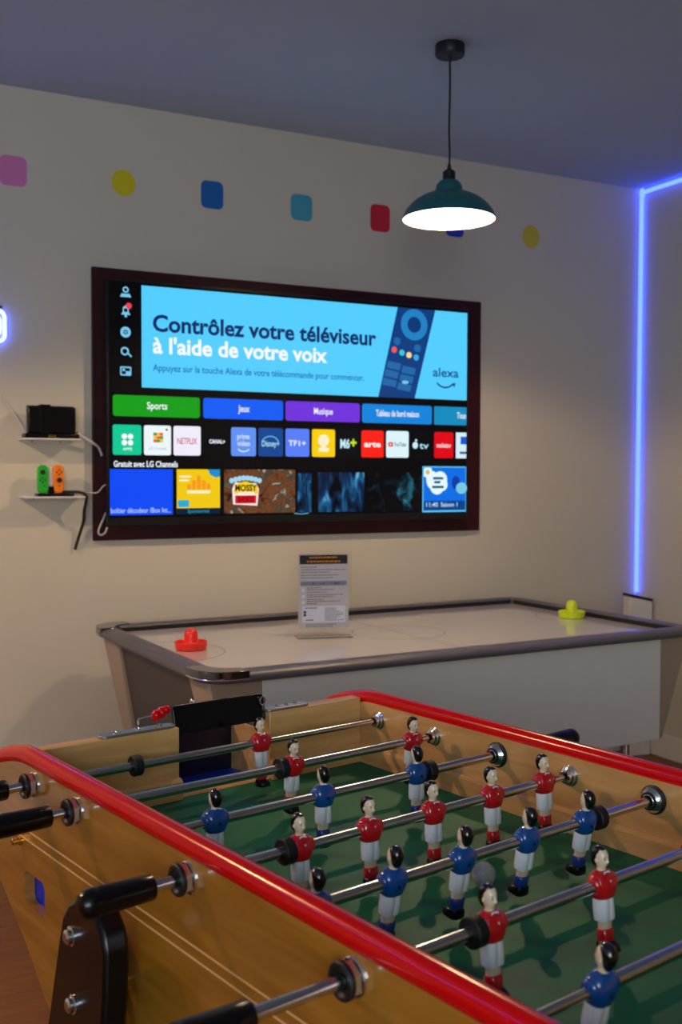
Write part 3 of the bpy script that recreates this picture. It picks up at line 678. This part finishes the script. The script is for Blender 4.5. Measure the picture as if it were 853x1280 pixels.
for x, z, r in ((2.345, 1.262, .036), (2.375, 1.268, .034), (2.360, 1.240, .034), (2.335, 1.275, .028), (2.385, 1.246, .026)): disc(x, z, r, C(228, 248, 255), 3)
srect(2.296, 1.278, 2.334, 1.316, C(228, 248, 255), 4, .006); disc(2.314, 1.298, .010, C(220, 180, 120), 5)
for x, z, w in ((2.340, 1.268, .05), (2.346, 1.252, .03), (2.336, 1.232, .056)): srect(x, z, x+w, z+.010, C(20, 80, 110), 5, .003)
disc(2.452, 1.255, .020, C(10, 60, 170), 4, .028); disc(2.480, 1.232, .028, C(120, 200, 225), 5, .024)
stext('11:40', 2.308, 1.156, 2.365, .018, C(190, 226, 240), 6, .02); stext('Saison 1', 2.378, 1.156, 2.460, .018, C(190, 226, 240), 6, .02)
sp_([(1.714, 1.1400), (1.744, 1.1360), (1.774, 1.1400), (1.774, 1.1375), (1.744, 1.1342), (1.714, 1.1375)], IC, 3)
so = scr.build('screen', tv, flat=True); so['label'] = 'lit home screen with blue banner and rows of tiles'

# ------------------------------------------------------------------ wall decals (plain shapes)
def decal(x, z, w, h, rgb, label, round_=False):
    m = mat('decal_vinyl', srgb(*rgb), .5, var=.02)
    b = MB()
    pts = [(w/2*math.cos(2*PI*k/32), h/2*math.sin(2*PI*k/32)) for k in range(32)] if round_ else rrect(-w/2, -h/2, w/2, h/2, w*.24, 6)
    b.prism(pts, lambda p_, t: Vector((p_[0], t, p_[1])), -.0012, 0, m)
    o = b.build('wall_decal'); o.location = (x, D, z); tag(o, label, 'wall decal', 'plain vinyl decals in a row on the back wall')
decal(.688, 2.322, .092, .102, (214, 120, 176), 'pink rounded decal at the far left of the row above the television')
decal(1.072, 2.330, .088, .092, (214, 200, 10), 'yellow round decal between the pink and the blue one', True)
decal(1.409, 2.328, .088, .102, (10, 100, 180), 'blue rounded decal above the left half of the television')
decal(1.777, 2.324, .092, .100, (70, 160, 184), 'pale teal rounded decal between blue and red ones')
decal(2.128, 2.322, .090, .108, (206, 30, 50), 'red rounded decal left of the lamp shade')
decal(2.487, 2.340, .090, .110, (20, 50, 190), 'dark blue decal half hidden behind the lamp shade')
decal(2.884, 2.326, .092, .100, (206, 186, 20), 'yellow round decal right of the lamp shade', True)

# ------------------------------------------------------------------ shelves, console, controllers
def shelf(x0, x1, z, label):
    t = thing('wall_shelf', label, 'shelf', ((x0+x1)/2, D, z), 0, 'small white wall shelves'); w = (x1-x0)/2
    b = MB(); b.box((-w, -.100, -.006), (w, 0, 0), 'white_metal'); b.build('board', t, bevel=.0015)
    b = MB(); b.box((-w*.8, -.003, -.013), (w*.8, 0, -.006), 'white_metal'); b.build('back_plate', t)
    for x in (-w*.5, w*.5):
        s = MB(); s.lathe([(.0028, 0), (.0028, .002), (.0015, .003)], 'steel', 10, Matrix.Translation((x, -.003, -.0095)) @ Matrix.Rotation(PI/2, 4, 'X')); s.build('screw', t)
    return t
shelf(.695, .890, 1.410, 'small white wall shelf holding the black game console')
shelf(.695, .905, 1.211, 'small white wall shelf holding the two game controllers')
cs = thing('game_console', 'black game console in its dock on the upper wall shelf', 'game console', (.795, D-.062, 1.4102))
b = MB(); b.box((-.092, -.030, 0), (.092, .030, .016), 'black'); b.build('dock_base', cs, bevel=.003)
b = MB(); b.box((-.080, -.026, .016), (.082, -.004, .108), 'black'); b.build('dock_front', cs, bevel=.005)
b = MB(); b.box((-.078, .006, .016), (.080, .018, .112), 'tv_body')
b.box((-.004, .0045, .094), (.046, .006, .104), 'steel'); b.build('console_body', cs, bevel=.003)
b = MB(); b.box((-.040, -.0285, .014), (-.006, -.0262, .114), 'black'); b.box((-.040, -.0285, .1125), (-.006, .019, .1145), 'black')
o = b.build('strap', cs)
b = MB(); b.box((-.014, -.0330, .002), (.012, -.0302, .012), 'brass'); o = b.build('clip', cs, bevel=.001)

dk = thing('charging_stand', 'low black charging stand between the two controllers on the lower shelf', 'charging stand', (.795, D-.06, 1.2112))
b = MB(); b.box((-.050, -.028, 0), (.075, .028, .010), 'black'); b.build('base', dk, bevel=.003)
b = MB(); b.box((-.010, -.012, .010), (.010, .012, .034), 'black'); b.box((-.006, -.004, .034), (.006, .004, .10), 'white_metal'); b.build('post', dk, bevel=.002)
def pad(x, m, left, label):
    t = thing('game_controller', label, 'game controller', (x, D-.06, 1.2212), 0, 'game controllers on the lower shelf')
    w, h = .036, .098
    pts = (rrect(-w/2, 0, w/2, h, .0165, 6))
    b = MB(); b.prism(pts, lambda p_, q: Vector((p_[0], q, p_[1])), -.012, .010, m); b.build('shell', t, bevel=.003)
    sx = (-.002 if left else .002)
    b = MB(); b.lathe([(.0075, 0), (.0085, .003), (.0085, .006), (.004, .007)], 'rubber', 18, Matrix.Translation((sx, -.012, .073 if left else .046)) @ Matrix.Rotation(PI/2, 4, 'X')); b.build('thumb_stick', t)
    zc = .046 if left else .073
    for dx, dz in ((0, .0075), (0, -.0075), (.0075, 0), (-.0075, 0)):
        b = MB(); b.lathe([(.0028, 0), (.0028, .0015), (.001, .002)], 'rubber', 12, Matrix.Translation((sx+dx, -.012, zc+dz)) @ Matrix.Rotation(PI/2, 4, 'X')); b.build('button', t)
    b = MB(); b.box((sx-.002 if not left else sx+.004, -.0135, .024), (sx+.002 if not left else sx+.008, -.012, .028), 'rubber'); b.build('button', t)
pad(.769-.002, 'pad_green', True, 'green game controller standing on the lower shelf')
pad(.819, 'pad_orange', False, 'orange game controller standing on the lower shelf')
def cable(pts, r, m, label, name='cable'):
    b = MB(); b.tube(spline(pts, 8), r, m, 10); tag(b.build(name, None, ang=80), label, 'cable')
cable([(.60, D-.004, 1.60), (.66, D-.005, 1.53), (.70, D-.010, 1.47), (.715, D-.02, 1.428), (.720, D-.03, 1.416)], .0022, 'white_cable', 'thin white cable running up the wall left of the console')
cable([(.888, D-.05, 1.430), (.915, D-.045, 1.414), (.945, D-.035, 1.398), (.968, D-.026, 1.385), (.978, D-.027, 1.365), (.982, D-.027, 1.352)], [.007]*9+[.0068]*8+[.0045]*24, 'white_cable', 'thick white cable from the console to the television')
cable([(.87, D-.045, 1.222), (.90, D-.03, 1.2225), (.94, D-.012, 1.222), (.965, D-.026, 1.222), (.985, D-.026, 1.243), (.997, D-.024, 1.250)], .0025, 'white_cable', 'thin white cable from the lower shelf to the television')
cable([(.996, D-.024, 1.150), (.980, D-.026, 1.115), (.968, D-.027, 1.085), (.975, D-.026, 1.071), (.992, D-.026, 1.078), (1.0, D-.026, 1.098)], .0035, 'white_cable', 'white cable looped under the lower left television corner')
cable([(.815, D-.055, 1.2255), (.86, D-.06, 1.2255), (.895, D-.07, 1.224), (.913, D-.08, 1.208), (.910, D-.06, 1.16), (.914, D-.03, 1.12), (.902, D-.015, 1.07), (.892, D-.012, 1.035), (.888, D-.012, 1.02)], .0055, 'rubber', 'black cable hanging down from the lower shelf')

# ------------------------------------------------------------------ neon sign and LED strip
ns = thing('neon_sign', 'white blue neon sign at the left edge of the picture', 'neon sign', (.50, D, 1.79))
b = MB(); b.prism(rrect(-.185, -.075, .165, .075, .03), lambda p_, t: Vector((p_[0], t, p_[1])), -.014, -.009, 'acrylic'); b.build('backing', ns)
b = MB()
loop = [Vector((x, -.020, z)) for x, z in rrect(-.16, -.052, .152, .052, .022, 6)]
b.tube(loop+[loop[0]], .0062, 'neon', 10)
b.build('neon_tube', ns)
b = MB(); lp = [Vector((x, -.020, z)) for x, z in rrect(.02, -.028, .136, .028, .012, 6)]; b.tube(lp+[lp[0]], .0058, 'neon', 10); b.build('neon_tube', ns)
for x in (-.15, .14):
    s = MB(); s.lathe([(.005, .0), (.005, .014)], 'chrome', 12, Matrix.Translation((x, 0, .064)) @ Matrix.Rotation(PI/2, 4, 'X')); s.build('stud', ns)

ls = thing('led_strip', 'glowing blue LED strip up the room corner and along the ceiling', 'light strip', (XR, D, .70))
b = MB(); b.tube(spline([(-.013, -.013, .04), (-.013, -.013, .8), (-.013, -.013, 1.82), (-.013, -.018, 1.87), (-.013, -.045, 1.889), (-.013, -.4, 1.890), (-.013, -1.5, 1.891), (-.013, -3.0, 1.891)], 8), .0085, 'strip', 12)
b.build('lit_tube', ls, ang=80)
b = MB(); b.box((-.004, -3.0, 1.88), (0, -.02, 1.902), 'white_metal'); b.box((-.022, -.004, .02), (-.001, 0, 1.87), 'white_metal'); b.build('channel', ls)
l2 = thing('led_strip', 'added blue LED strip along the ceiling of the left wall, outside the picture', 'light strip', (XL, D, 2.59))  # added out of view for its blue light on the ceiling
b = MB(); b.tube([(.013, -.05, 0), (.013, -2.4, 0)], .0085, 'strip_added', 12); b.build('lit_tube', l2)
b = MB(); b.box((0, -2.41, -.011), (.004, -.04, .011), 'white_metal'); b.build('channel', l2)
bx = thing('corner_box', 'pale upright box with a black top under the blue strip', 'box', (3.448, 3.690, 0), math.radians(-12))
b = MB(); b.prism([(-.058, 0), (.058, 0), (.058, .708), (-.058, .734)], lambda p_, t: Vector((p_[0], t, p_[1])), -.03, .03, 'white_trim'); b.build('body', bx, bevel=.003)
b = MB(); b.prism([(-.060, .734), (.060, .708), (.060, .721), (-.060, .747)], lambda p_, t: Vector((p_[0], t, p_[1])), -.032, .032, 'matt_black'); b.build('cap', bx, bevel=.002)
